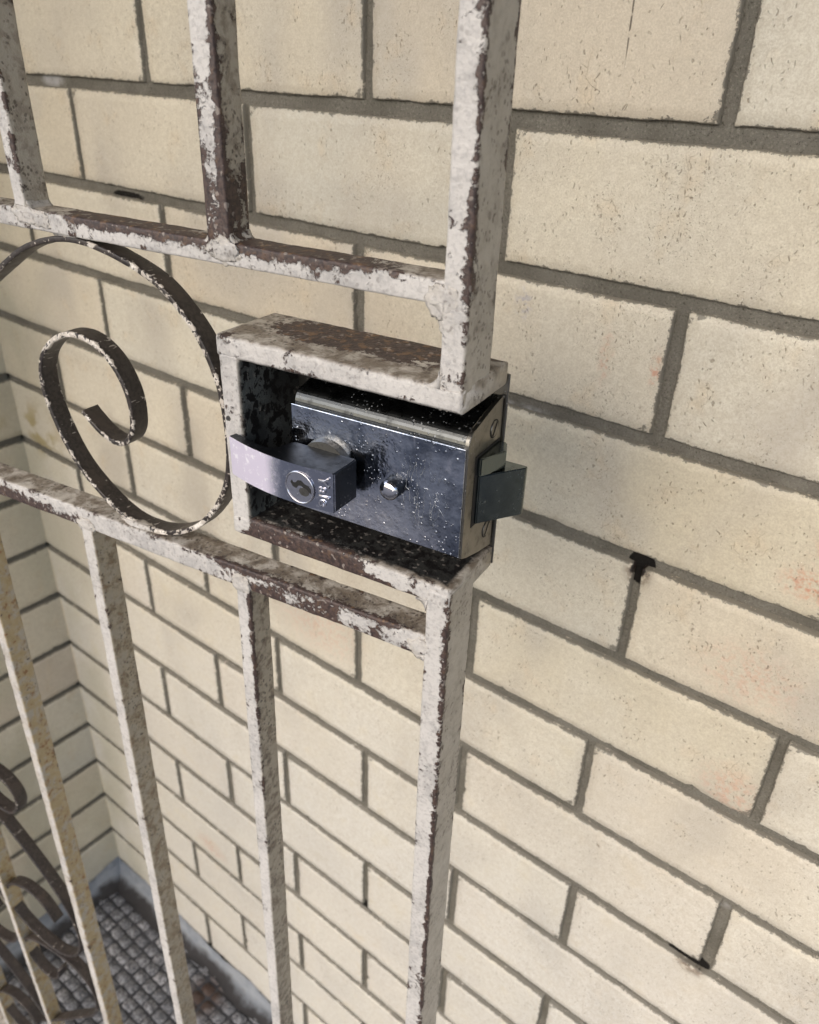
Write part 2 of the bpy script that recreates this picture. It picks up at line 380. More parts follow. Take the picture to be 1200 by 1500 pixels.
rest_v, rest_f, rest_t = [], [], []
nx0, nx1 = int(-.95/PX), int(1.9/PX)
cnt = 0
for jy in range(0, 74):
    y = -.0395-PY*jy+.0198*.5+.0106
    off = (.5*PX if jy % 2 else 0)*.25
    for ix in range(nx0, nx1):
        x = ix*PX+off
        if x < -.845 or y > -.012: continue
        jx, jy2 = random.uniform(-.0012, .0012), random.uniform(-.0008, .0008)
        near = x < -.40 and y > -.33
        if near and cnt < 300:
            o = bpy.data.objects.new('tile', random.choice(TM)); C.objects.link(o); o.parent = flo
            o.location = (x+jx, y+jy2, FLOOR-.002+random.uniform(-.0006, .0006)); o.rotation_euler = (random.uniform(-.03, .03), random.uniform(-.03, .03), random.uniform(-.04, .04)); cnt += 1
        elif y > -.9 and x < .9:
            hx, hy = PX/2-.0014, PY/2-.0013; b = len(rest_v); z = FLOOR-.002+random.uniform(-.0005, .0005)
            rest_v += [(x-hx, y-hy, z), (x+hx, y-hy, z), (x+hx, y+hy, z), (x-hx, y+hy, z)]
            rest_v += [(x-hx*.85, y-hy*.85, z+.004), (x+hx*.85, y-hy*.85, z+.004), (x+hx*.85, y+hy*.85, z+.004), (x-hx*.85, y+hy*.85, z+.004)]
            rest_f += [(b+4, b+5, b+6, b+7)]+[(b+i, b+(i+1) % 4, b+4+(i+1) % 4, b+4+i) for i in range(4)]
            rest_t += [random.random()]*8
o = mesh_obj('tile_field', rest_v, rest_f, M['tile'], flo, attrs={'tint': rest_t}); tag(o, kind='stuff')

# ------------------------------------------------------------------ brick walls
def brick_mesh(k):
    nx, nz = 56, 20; L, H = .23, .076
    xs = np.linspace(-1, 1, nx); zs = np.linspace(-1, 1, nz)
    # pull the two outer rings tight to the arris
    def tight(a, half, r=.0010):
        a = a*half; a[1] = -half+r; a[-2] = half-r; return a
    xs, zs = tight(xs, L/2), tight(zs, H/2)
    X, Z = np.meshgrid(xs, zs); X = X.ravel(); Z = Z.ravel()
    d = np.minimum(L/2-abs(X), H/2-abs(Z)); Y = np.where(d < 1e-6, .0010, 0.0)
    P = np.c_[X, Y, Z]
    Y = Y+.0004*fbm(P*38+31*k, 2, k)
    bd = d < .0016
    j1 = fbm(P*170+7*k, 3, 50+k)*.0007+fbm(P*30+3*k, 2, 90+k)*.0006
    chip = np.maximum(0, fbm(P*95+13*k, 2, 70+k)-.42)*.006
    sx, sz = np.sign(X)*(L/2-abs(X) < .0016), np.sign(Z)*(H/2-abs(Z) < .0016)
    X = X+sx*(j1-chip); Z = Z+sz*(j1-chip); Y = Y+bd*chip*.8
    verts = list(zip(X, Y, Z)); faces = []
    for j in range(nz-1):
        for i in range(nx-1):
            a = j*nx+i; faces.append((a, a+1, a+nx+1, a+nx))
    rim = list(range(nx))+[j*nx+nx-1 for j in range(1, nz)]+[(nz-1)*nx+i for i in range(nx-2, -1, -1)]+[j*nx for j in range(nz-2, 0, -1)]
    b = len(verts)
    for r in rim: verts.append((verts[r][0], .03, verts[r][2]))
    n = len(rim)
    for i in range(n): faces.append((rim[(i+1) % n], rim[i], b+i, b+(i+1) % n))
    e = np.concatenate([np.clip(1-d/.006, 0, 1), np.ones(n)])
    me = bpy.data.meshes.new('brick'); me.from_pydata([tuple(map(float, v)) for v in verts], [], faces); me.update()
    at = me.attributes.new('edge', 'FLOAT', 'POINT'); at.data.foreach_set('value', e.astype(np.float32))
    me.polygons.foreach_set('use_smooth', [True]*len(faces)); me.materials.append(M['brick']); return me
BM_ = [brick_mesh(k) for k in range(8)]
ZJ = {0: .0011, 1: -.0858, 2: -.1723, 3: -.2577, 4: -.3432, 5: -.4296, 6: -.5141, 7: -.5994, 8: -.6869, 9: -.778, 10: -.8635, 11: -.9505, 12: -1.0345, 13: -1.119, 14: -1.209, 15: -1.300}
def zj(k): return ZJ.get(k, -k*.0858 if k < 0 else -1.30-(k-15)*.0858)
XJ = {(0, 0): .002, (1, -.5): -.1265, (2, -1): -.248, (2, 0): -.0015, (4, 0): .0039, (6, 0): -.0052, (6, -1): -.2498, (8, 0): .0047, (8, -1): -.2398, (9, -1.5): -.3651, (7, -1.5): -.366, (7, .5): .1218, (14, -2): -.4886, (15, -2.5): -.5870, (13, -2.5): -.5912, (4, -2): -.4820}
JW, JH = .0082, .0084
def put_brick(parent, me, x0, x1, z0, z1, frame):
    o = bpy.data.objects.new('brick', me); C.objects.link(o); o.parent = parent
    o.scale = ((x1-x0)/.23, 1, (z1-z0)/.076)
    cx, cz = (x0+x1)/2, (z0+z1)/2
    if frame == 'back':
        o.location = (cx, random.uniform(-.0007, .0007), cz); o.rotation_euler = (random.uniform(-.006, .006), random.uniform(-.002, .002), random.uniform(-.003, .003))
    else:
        o.location = (-.85+random.uniform(-.0007, .0007), cx, cz); o.rotation_euler = (random.uniform(-.005, .005), random.uniform(-.004, .004), math.pi/2+random.uniform(-.003, .003))
    return o
wall = empty('brick_wall', (0, 0, 0)); tag(wall, 'cream brick wall with grey mortar joints behind the gate', 'brick wall')
for row in range(-8, 16):
    ztop, zbot = zj(row-1), zj(row)
    idx = [i-3 for i in range(0, 7)] if row % 2 == 0 else [i-2.5 for i in range(0, 7)]
    js = [-.860]+[XJ.get((row, i), i*.24+random.uniform(-.002, .002)) for i in idx]
    for a, b in zip(js[:-1], js[1:]):
        w = JW*random.uniform(.8, 1.2); h = (JH if row > 1 else .0094)*random.uniform(.92, 1.12)
        put_brick(wall, random.choice(BM_), a+w/2, b-w/2, zbot+h/2, ztop-h/2, 'back')
def mortar_sheet(name, parent, a0, a1, z0, z1, fn, step=.006):
    na, nz = int((a1-a0)/step)+1, int((z1-z0)/step)+1
    A, Z = np.meshgrid(np.linspace(a0, a1, na), np.linspace(z0, z1, nz)); A, Z = A.ravel(), Z.ravel()
    P = np.c_[A, 0*A, Z]; D = .0042+.0012*fbm(P*70, 3, 5)+.0018*fbm(P*9, 2, 8)
    I = np.arange(na*nz).reshape(nz, na); fs = np.stack([I[:-1, :-1], I[:-1, 1:], I[1:, 1:], I[1:, :-1]], -1).reshape(-1, 4)
    return mesh_obj(name, fn(A, D, Z), fs.tolist(), M['mortar'], parent, True)
mortar_sheet('mortar', wall, -.86, 1.19, -1.42, .70, lambda a, d, z: np.c_[a, d, z])
bm = bmesh.new(); bm_box(bm, (-1.1, .014, -1.46), (2.2, .23, 1.22)); core = bm_obj('wall_core', bm, M['mortar'], wall)
lw = empty('brick_wall', (-.85, 0, 0)); tag(lw, 'short shaded return brick wall at the left, meeting the long wall in a corner', 'brick wall')
for row in range(-8, 16):
    ztop, zbot = zj(row-1), zj(row)
    js = [.011, -.236, -.3555, -.476] if row % 2 == 0 else [.011, -.176, -.296, -.476]
    for a, b in zip(js[:-1], js[1:]):
        w = JW*random.uniform(.8, 1.2); h = JH*random.uniform(.92, 1.12)
        o = put_brick(lw, random.choice(BM_), b+w/2, a-w/2, zbot+h/2, ztop-h/2, 'left')
        o.location.x = random.uniform(-.0007, .0007)
ms = mortar_sheet('mortar', lw, -.476, .0, -1.42, .70, lambda a, d, z: np.c_[-d, a, z])
bm = bmesh.new(); bm_box(bm, (-.25, -.478, -1.46), (-.014, .011, 1.22)); core2 = bm_obj('wall_core', bm, M['mortar'], lw)
# cement fillet at the foot of both walls
def cove(name, parent, length, fn, seed, r0=.030):
    n, k = int(length/.006), 10; vs = []
    for i in range(n+1):
        a = i/n*length
        r = r0*(1+.35*float(fbm(np.array([[a*14, seed, 0]]), 3, seed)[0]))
        for j in range(k+1):
            th = j/k*math.pi/2
            d = r*(1-math.sin(th))*.9; z = r*(1-math.cos(th))*1.25
            vs.append(fn(a, d+.0012, FLOOR+.0012+z))
    fs = [(i*(k+1)+j, (i+1)*(k+1)+j, (i+1)*(k+1)+j+1, i*(k+1)+j+1) for i in range(n) for j in range(k)]
    V = np.array(vs); V += .0012*np.c_[vnoise(V*120, 1), vnoise(V*120, 2), vnoise(V*120, 3)]
    return mesh_obj(name, V, fs, M['cement'], parent, True)
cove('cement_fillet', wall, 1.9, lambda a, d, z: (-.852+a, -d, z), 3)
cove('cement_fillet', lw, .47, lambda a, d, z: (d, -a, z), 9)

# ------------------------------------------------------------------ the gate (local: x along gate, y towards the wall, z up from floor)
GA = R(8.2); GO = Vector((-.01565, -.19879, FLOOR))
gate = empty('iron_gate', GO, GA)
tag(gate, 'rusty cream-painted wrought iron gate with dark scrolls and a chrome lock', 'gate')
def Zf(z): return z-FLOOR
WEAR = []           # (centre xyz, radii xyz, amount)
def blob_wear(P, base, spots):
    w = np.full(len(P), base)
    for c, r, a in spots:
        q = (P-np.array(c))/np.array(r); w = w+a*np.exp(-(q**2).sum(1))
    return w
def bar(name, p0, p1, lo, hi, axis, wear=0.0, spots=(), inner=None, parent=None, step=.002, r=.0013, lump=.00028, side_gain=1.0, ochre=0.0, seed=0, capw=True):
    """loft a lumpy rounded-rect section (lo..hi offsets in the two other axes) from p0 to p1"""
    ax = [i for i in range(3) if i != axis]
    L = (Vector(p1)-Vector(p0)).length; n = max(2, int(L/step))
    a0, b0, a1, b1 = lo[0], lo[1], hi[0], hi[1]
    ring, rn, re = [], [], []
    def seg(pa, pb, nrm):
        k = max(2, int((Vector(pb)-Vector(pa)).length/.0016))
        ln = (Vector(pb)-Vector(pa)).length
        for i in range(k):
            f = i/k; ring.append((pa[0]+(pb[0]-pa[0])*f, pa[1]+(pb[1]-pa[1])*f)); rn.append(nrm)
            re.append(math.exp(-(min(f, 1-f)*ln/.0016)**2))
    def corner(cx, cy, t0):
        for i in range(3):
            th = t0+i/3*math.pi/2; ring.append((cx+r*math.cos(th), cy+r*math.sin(th))); rn.append((math.cos(th), math.sin(th))); re.append(1.0)
    seg((a0+r, b0), (a1-r, b0), (0, -1)); corner(a1-r, b0+r, -math.pi/2)
    seg((a1, b0+r), (a1, b1-r), (1, 0)); corner(a1-r, b1-r, 0)
    seg((a1-r, b1), (a0+r, b1), (0, 1)); corner(a0+r, b1-r, math.pi/2)
    seg((a0, b1-r), (a0, b0+r), (-1, 0)); corner(a0+r, b0+r, math.pi)
    m = len(ring); ring = np.array(ring); rn = np.array(rn); re = np.array(re)
    t = np.linspace(0, 1, n+1)
    base = np.array(p0)[None]+t[:, None]*(np.array(p1)-np.array(p0))[None]
    V = np.repeat(base, m, 0); N = np.zeros_like(V)
    rr = np.tile(ring, (n+1, 1)); nn = np.tile(rn, (n+1, 1)); ee = np.tile(re, n+1)
    V[:, ax[0]] += rr[:, 0]; V[:, ax[1]] += rr[:, 1]; N[:, ax[0]] = nn[:, 0]; N[:, ax[1]] = nn[:, 1]
    disp = lump*(fbm(V*150+seed, 3, seed)+.9*fbm(V*42+seed, 2, seed+20))
    ends = np.tile(np.minimum(t, 1-t)[:, None]*L, (1, m)).ravel()
    if inner != 'noend': pass
    V0 = V.copy(); V = V+N*disp[:, None]
    faces = []
    for i in range(n):
        for j in range(m):
            faces.append((i*m+j, i*m+(j+1) % m, (i+1)*m+(j+1) % m, (i+1)*m+j))
    faces.append(tuple(range(m))[::-1]); faces.append(tuple(n*m+j for j in range(m)))
    if axis == 1: pass
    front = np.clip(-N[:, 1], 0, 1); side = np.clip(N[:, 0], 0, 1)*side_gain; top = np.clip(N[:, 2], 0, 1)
    inn = np.zeros(len(V))
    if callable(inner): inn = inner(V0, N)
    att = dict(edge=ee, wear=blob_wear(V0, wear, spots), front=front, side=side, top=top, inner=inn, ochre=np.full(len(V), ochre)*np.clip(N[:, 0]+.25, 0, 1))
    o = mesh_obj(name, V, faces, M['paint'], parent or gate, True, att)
    bm = bmesh.new(); bm.from_mesh(o.data); bmesh.ops.recalc_face_normals(bm, faces=bm.faces); bm.to_mesh(o.data); bm.free()
    return o
T = .0165
TOPZ = Zf(.74); BOT = Zf(-1.275)
zA0, zA1 = Zf(-.0521), Zf(-.0418)
# stiles (latch side: upper and lower length, hinge side: one)
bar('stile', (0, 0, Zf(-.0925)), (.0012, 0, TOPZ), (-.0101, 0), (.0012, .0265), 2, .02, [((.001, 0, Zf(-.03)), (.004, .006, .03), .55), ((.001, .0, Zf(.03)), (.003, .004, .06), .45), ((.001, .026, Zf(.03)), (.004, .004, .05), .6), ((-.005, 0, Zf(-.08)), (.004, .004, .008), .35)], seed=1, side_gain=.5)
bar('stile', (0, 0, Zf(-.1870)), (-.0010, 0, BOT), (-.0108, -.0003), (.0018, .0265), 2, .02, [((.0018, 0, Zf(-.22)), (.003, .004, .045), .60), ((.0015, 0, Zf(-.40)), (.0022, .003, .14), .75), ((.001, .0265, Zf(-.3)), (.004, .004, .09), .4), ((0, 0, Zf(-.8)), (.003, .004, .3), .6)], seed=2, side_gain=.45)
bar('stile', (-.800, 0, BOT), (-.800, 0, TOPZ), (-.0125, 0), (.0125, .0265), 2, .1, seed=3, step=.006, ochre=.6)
# rails
railA_sp = [((s, .004, zA1), (.022, .010, .0055), a) for s, a in ((-.045, .35), (-.075, .75), (-.105, .85), (-.135, .65), (-.16, .75), (-.19, .9), (-.215, .55), (-.275, .35), (-.30, .3))]+[((s, .014, zA1), (.022, .012, .004), .55) for s in (-.05, -.09, -.11, -.17, -.2, -.23)]
bar('rail', (-.788, 0, 0), (-.0085, 0, 0), (0.0004, zA0), (T, zA1), 0, -.02, railA_sp, seed=4)
zB = lambda s: Zf(-.2158+(s+.0134)*.0205)
rb = [((s, 0, zB(s)-.010), (.025, .007, .006), a) for s, a in ((-.04, .3), (-.07, .55), (-.1, .55), (-.13, .5), (-.28, .5), (-.31, .6), (-.34, .6), (-.37, .6))]+[((s, 0, zB(s)), (.02, .005, .004), .6) for s in (-.045, -.085, -.115, -.13)]+[((s, .016, zB(s)), (.03, .01, .004), .18) for s in (-.05, -.1, -.28, -.33)]
bar('rail', (-.788, 0, zB(-.788)), (-.0095, 0, zB(-.0095)), (.0004, -.0137), (.0178, 0), 0, .04, rb, seed=5)
bar('rail', (-.788, 0, Zf(-1.25)), (-.0115, 0, Zf(-1.25)), (.0004, -.0137), (.0178, 0), 0, .12, seed=6, step=.005)
bar('rail', (-.788, 0, Zf(.735)), (-.009, 0, Zf(.735)), (.0004, -.0137), (.0178, 0), 0, .1, seed=7, step=.006)
# upright bars, (top s left, right), lean at the bottom
UPB = [(-.1307, -.1178, .85, .62), (-.2630, -.2540, .15, .15), (-.394, -.384, .1, .1), (-.525, -.515, .1, .1), (-.656, -.646, .1, .1)]
for i, (a, b, w, _) in enumerate(UPB):
    c = (a+b)/2; h = (b-a)/2; sp = []
    if i == 0:
        sp = [((c+h, 0, Zf(z)), (.0030, .0028, .05), .42) for z in (.06, .02, -.02)]+[((c, 0, Zf(-.030)), (.008, .004, .024), .40), ((c-h, 0, Zf(-.01)), (.004, .004, .03), .5), ((c+h, .01, Zf(-.028)), (.004, .014, .022), .42), ((c, 0, Zf(.01)), (.008, .003, .02), .35), ((c+h, .010, Zf(.0)), (.004, .012, .05), .16), ((c+h, .014, Zf(-.03)), (.004, .012, .02), .22)]
    if i == 1: sp = [((c+h, 0, Zf(0)), (.003, .003, .03), .4)]
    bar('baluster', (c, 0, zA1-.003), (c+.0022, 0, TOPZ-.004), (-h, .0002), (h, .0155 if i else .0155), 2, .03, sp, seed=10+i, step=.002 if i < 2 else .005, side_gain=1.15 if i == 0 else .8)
LOB = [(-.1330, -.1229, .0143), (-.2615, -.2510, .0150), (-.392, -.3815, .0165), (-.5375, -.5290, .003), (-.6650, -.6550, .003)]
for i, (a, b, lean) in enumerate(LOB):
    c = (a+b)/2; h = (b-a)/2; tz = zB(c)-.0100
    sp = [((c+h, 0, Zf(z)), (.0028, .0026, .05), .62) for z in (-.25, -.31, -.38, -.46)] if i == 0 else ([((c+h, 0, Zf(z)), (.003, .003, .04), .2) for z in (-.3, -.4)] if i == 1 else [])
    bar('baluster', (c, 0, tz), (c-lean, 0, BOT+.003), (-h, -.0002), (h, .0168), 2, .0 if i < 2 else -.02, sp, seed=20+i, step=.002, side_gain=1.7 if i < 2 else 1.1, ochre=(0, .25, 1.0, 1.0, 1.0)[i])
# lock housing: welded flat bars round the lock
hz0, hz1 = Zf(-.1946), Zf(-.0850)
def inn_top(V, N): return np.clip(-N[:, 2], 0, 1)
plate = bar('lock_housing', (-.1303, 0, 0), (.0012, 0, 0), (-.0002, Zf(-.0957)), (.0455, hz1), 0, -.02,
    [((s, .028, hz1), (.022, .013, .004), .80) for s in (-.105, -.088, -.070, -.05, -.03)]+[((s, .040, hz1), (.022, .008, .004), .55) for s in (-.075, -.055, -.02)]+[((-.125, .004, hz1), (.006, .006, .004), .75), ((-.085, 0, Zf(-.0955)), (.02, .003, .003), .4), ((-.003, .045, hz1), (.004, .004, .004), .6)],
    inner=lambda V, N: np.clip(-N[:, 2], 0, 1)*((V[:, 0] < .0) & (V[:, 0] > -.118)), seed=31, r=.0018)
tag(plate, 'welded flat bar box round the lock, its top bare brown')
def sub(o): o.parent = plate; return o
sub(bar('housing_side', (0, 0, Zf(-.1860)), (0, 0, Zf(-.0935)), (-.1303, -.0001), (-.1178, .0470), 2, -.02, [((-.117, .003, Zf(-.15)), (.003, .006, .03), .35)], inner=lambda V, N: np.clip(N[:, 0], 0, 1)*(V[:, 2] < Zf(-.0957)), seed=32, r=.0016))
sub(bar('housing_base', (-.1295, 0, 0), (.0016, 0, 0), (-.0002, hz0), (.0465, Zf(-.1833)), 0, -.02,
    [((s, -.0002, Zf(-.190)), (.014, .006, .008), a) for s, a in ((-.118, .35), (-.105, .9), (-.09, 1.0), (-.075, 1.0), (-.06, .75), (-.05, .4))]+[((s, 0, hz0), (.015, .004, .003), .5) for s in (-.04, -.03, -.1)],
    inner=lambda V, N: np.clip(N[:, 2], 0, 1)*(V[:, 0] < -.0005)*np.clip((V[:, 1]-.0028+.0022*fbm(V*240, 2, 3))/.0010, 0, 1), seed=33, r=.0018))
bm = bmesh.new(); bm_box(bm, (-.1285, .0462, hz0+.0005), (.0022, .0477, Zf(-.0915)), .0004, 1); bk = bm_obj('back_plate', bm, M['steel'], plate)
# small screw head on the housing side
bm = bmesh.new(); bm_cyl(bm, (-.1270, Zf(-.1275)), 1, .0016, .0005, -.0008, 16, .0012); bm_obj('screw', bm, M['steel'], plate, False)
# weld fillets
def fillet(s, z, ds, dz, r, n0, n1, seed, wear=.0):
    """concave fillet in the corner at (s,z), opening towards ds,dz"""
    k = 7; m = 9; vs, fs = [], []
    prof = [(0, 0)]+[(r*(1-math.sin(i/k*math.pi/2)), r*(1-math.cos(i/k*math.pi/2))) for i in range(k+1)]
    prof = [(-.0012, -.0012)]+prof[1:]
    for j in range(m):
        y = n0+(n1-n0)*j/(m-1)
        for a, b in prof: vs.append((s+ds*a, y, z+dz*b))
    V = np.array(vs); V += .0005*np.c_[fbm(V*190+seed, 2, seed), fbm(V*190, 2, seed+1), fbm(V*190, 2, seed+2)]
    q = len(prof)
    for j in range(m-1):
        for i in range(q): fs.append((j*q+i, j*q+(i+1) % q, (j+1)*q+(i+1) % q, (j+1)*q+i))
    fs.append(tuple(range(q))); fs.append(tuple((m-1)*q+i for i in range(q))[::-1])
    N = np.zeros_like(V); o = np.ones(len(V))
    att = dict(edge=o*.2, wear=o*wear, front=o*.8, side=o*.1, top=o*.1, inner=o*0, ochre=o*0)
    w = mesh_obj('weld', V, fs, M['paint'], gate, True, att)
    bm = bmesh.new(); bm.from_mesh(w.data); bmesh.ops.recalc_face_normals(bm, faces=bm.faces); bm.to_mesh(w.data); bm.free()
fillet(-.0101, zA0+.0005, -1, -1, .0055, -.0006, .014, 1)
fillet(-.0101, hz1-.0004, -1, 1, .0065, -.0004, .012, 2)
fillet(-.0108, hz0+.0004, -1, -1, .0060, -.0007, .012, 3)
fillet(.0012, hz1-.0004, 1, 1, .0001, .02, .03, 4)
fillet(-.0110, zB(-.012)-.0135, -1, -1, .0025, -.0005, .010, 5, .1)
for i, (a, b, *_) in enumerate(UPB[:2]):
    fillet(b, zA1-.0005, 1, 1, .0045, .0012, .0150, 6+i, .45 if i == 0 else .1); fillet(a, zA1-.0005, -1, 1, .0030, .0004, .0150, 9+i, .2)
for i, (a, b, *_) in enumerate(LOB[:3]):
    fillet(a+.0003, zB(a)-.0134, -1, -1, .0025, -.0004, .012, 12+i, .0); fillet(b-.0003, zB(b)-.0134, 1, -1, .0018, .002, .015, 16+i, .1)

def weld_bead(s, z, rs, rz, seed, wear=.1, proud=.0022, n=.0006):
    bm = bmesh.new(); bmesh.ops.create_icosphere(bm, subdivisions=4, radius=1)
    V = np.array([v.co[:] for v in bm.verts]); N = V.copy()
    V = V*(1+.45*fbm(V*1.9+seed, 3, seed)[:, None]+.22*fbm(V*6+seed, 2, seed+4)[:, None])
    V = V*np.array([rs*1.1, proud*.55, rz*1.1])+np.array([s, n, z])
    for v, c in zip(bm.verts, V): v.co = c
    o = bm_obj('weld', bm, M['paint'], gate, True)
    one = np.ones(len(V))
    for k, a in dict(edge=one*.1, wear=one*wear, front=np.clip(-N[:, 1], 0, 1), side=one*.15, top=np.clip(N[:, 2], 0, 1)*.4, inner=one*0, ochre=one*0).items():
        at = o.data.attributes.new(k, 'FLOAT', 'POINT'); at.data.foreach_set('value', a.astype(np.float32))
weld_bead(-.0100, Zf(-.0500), .0065, .0075, 3, -.02, .0020)
weld_bead(-.0070, Zf(-.0580), .0045, .0060, 4, -.02, .0016)
weld_bead(-.1215, Zf(-.0455), .0095, .0052, 5, .30, .0022)
weld_bead(-.2560, Zf(-.0450), .0100, .0045, 6, -.04, .0022)
weld_bead(-.2450, Zf(-.0460), .0080, .0040, 7, -.02, .0018)
weld_bead(-.0130, Zf(-.2240), .0060, .0055, 8, .05, .0020)
weld_bead(-.1290, zB(-.129)-.0105, .0065, .0052, 9, .0, .0024)
weld_bead(-.2570, zB(-.257)-.0110, .0070, .0045, 10, -.02, .0022)
weld_bead(-.1235, Zf(-.1895), .0055, .0048, 11, -.03, .0018)
weld_bead(-.0060, Zf(-.0895), .0060, .0055, 12, -.04, .0014)
weld_bead(-.2110, zB(-.211)+.0006, .0120, .0022, 13, .1, .0060, .0050)
weld_bead(-.2330, zA0-.0004, .0110, .0020, 14, .1, .0060, .0060)
# ------------------------------------------------------------------ scrolls: flat strips bent in the plane of the gate
def catmull(pts, step=.0016):
    P = [np.array(p, float) for p in pts]; P = [2*P[0]-P[1]]+P+[2*P[-1]-P[-2]]; out = []
    for i in range(1, len(P)-2):
        L = np.linalg.norm(P[i+1]-P[i]); n = max(2, int(L/step))
        for k in range(n):
            t = k/n; a, b, c, d = P[i-1], P[i], P[i+1], P[i+2]
            out.append(.5*((2*b)+(-a+c)*t+(2*a-5*b+4*c-d)*t*t+(-a+3*b-3*c+d)*t**3))
    out.append(P[-2]); out = np.array(out)
    for _ in range(18):
        q = out.copy(); q[1:-1] = .25*out[:-2]+.5*out[1:-1]+.25*out[2:]; out = q
    return out
def scroll(name, pts, n0, n1, th, seed, wear=0.0, spots=()):
    c = catmull(pts); n = len(c)
    tg = np.gradient(c, axis=0); tg /= np.linalg.norm(tg, axis=1)[:, None]; nr = np.c_[-tg[:, 1], tg[:, 0]]
    prof = []
    h = th/2; r = .0006; w = n1-n0
    ys = [0, r*.3, r]+list(np.linspace(r, w-r, 7)[1:-1])+[w-r, w-r*.3, w]
    hs = [h-r, h-r*.3, h]+[h]*5+[h, h-r*.3, h-r]
    prof = [(y, hh) for y, hh in zip(ys, hs)]+[(y, -hh) for y, hh in zip(ys[::-1], hs[::-1])]
    m = len(prof); V = np.zeros((n*m, 3)); E = np.zeros(n*m)
    for j, (y, hh) in enumerate(prof):
        V[j::m, 0] = c[:, 0]+nr[:, 0]*hh; V[j::m, 2] = c[:, 1]+nr[:, 1]*hh; V[j::m, 1] = n0+y
        E[j::m] = 1.0 if y < r*1.01 else (.5 if y > w-r*1.01 else 0)
    V += .00022*np.c_[fbm(V*130+seed, 2, seed), fbm(V*130, 2, seed+1), fbm(V*130, 2, seed+2)]
    fs = [(i*m+j, i*m+(j+1) % m, (i+1)*m+(j+1) % m, (i+1)*m+j) for i in range(n-1) for j in range(m)]
    fs += [tuple(range(m))[::-1], tuple((n-1)*m+j for j in range(m))]
    o = mesh_obj(name, V, fs, M['scroll'], gate, True, dict(edge=E, wear=blob_wear(V, wear, spots)))
    bm = bmesh.new(); bm.from_mesh(o.data); bmesh.ops.recalc_face_normals(bm, faces=bm.faces); bm.to_mesh(o.data); bm.free()
    return o
raw = [(-.40, -.150), (-.36, -.119), (-.325, -.0975), (-.290, -.0765), (-.267, -.0635), (-.242, -.0560), (-.221, -.0545), (-.194, -.0592), (-.168, -.0691), (-.150, -.0850), (-.1415, -.0975), (-.1350, -.114), (-.1325, -.135), (-.1332, -.155), (-.139, -.1755), (-.1588, -.2015), (-.1855, -.2160), (-.212, -.2188), (-.2337, -.2104), (-.257, -.1909), (-.2700, -.1666), (-.2757, -.1455), (-.2735, -.1300), (-.2643, -.1174), (-.2485, -.1080), (-.2335, -.1061), (-.2203, -.1102), (-.2098, -.1196), (-.2028, -.1345), (-.2022, -.1498), (-.2055, -.1595), (-.2144, -.1668), (-.2253, -.1657), (-.2373, -.1586), (-.2435, -.1525)]
scroll('scroll', [(s, Zf(z)) for s, z in raw], .0030, .0143, .0030, 41, -.06, [((-.26, .004, Zf(-.065)), (.04, .02, .02), -.4), ((-.17, .003, Zf(-.07)), (.03, .004, .03), .2), ((-.22, .003, Zf(-.11)), (.04, .004, .02), .22), ((-.26, .003, Zf(-.115)), (.015, .006, .012), .3), ((-.20, .005, Zf(-.22)), (.03, .012, .006), .35), ((-.15, .003, Zf(-.2)), (.02, .004, .02), .3)])
cA = [(-.60, -.615), (-.545, -.640), (-.500, -.662), (-.475, -.683), (-.448, -.712), (-.424, -.745), (-.413, -.775), (-.412, -.805), (-.424, -.838), (-.446, -.860), (-.472, -.868), (-.507, -.861), (-.532, -.840), (-.536, -.812), (-.520, -.788), (-.495, -.776), (-.468, -.780), (-.451, -.803)]
scroll('scroll', [(s, Zf(z)) for s, z in cA], .0030, .0150, .0032, 51, -.42)
ZM = -.8735
cB = [(s, 2*ZM-z) for s, z in cA[2:]]
cB[-2:] = [(-.492, -.972+.055), (-.480, -.926)]
cB = [(-.515, -1.075), (-.490, -1.045), (-.462, -1.008), (-.435, -.975), (-.416, -.945), (-.412, -.915), (-.424, -.890), (-.447, -.879), (-.480, -.880), (-.515, -.8905), (-.531, -.905), (-.533, -.925), (-.520, -.945), (-.500, -.948), (-.482, -.930)]
cB = [(-.560, -1.105), (-.518, -1.062), (-.463, -1.002), (-.428, -.962), (-.414, -.925), (-.420, -.893), (-.445, -.8765), (-.485, -.8775), (-.520, -.889), (-.534, -.910), (-.528, -.938), (-.506, -.952), (-.484, -.938), (-.476, -.915)]
scroll('scroll', [(s, Zf(z)) for s, z in cB], .0030, .0150, .0032, 52, -.42)
cC = [(-.64, -.56), (-.58, -.572), (-.53, -.583), (-.490, -.587), (-.464, -.592), (-.453, -.606), (-.457, -.626), (-.475, -.642), (-.50, -.640), (-.512, -.625)]
scroll('scroll', [(s, Zf(z)) for s, z in cC], .0030, .0150, .0032, 53, -.42)
for k, dz in enumerate((-.02, -.33)):
    scroll('scroll', [(s-.1285, Zf(z+dz+(.0 if k else -.06))) for s, z in cA[1:]], .0030, .0150, .0032, 54+k, -.42)

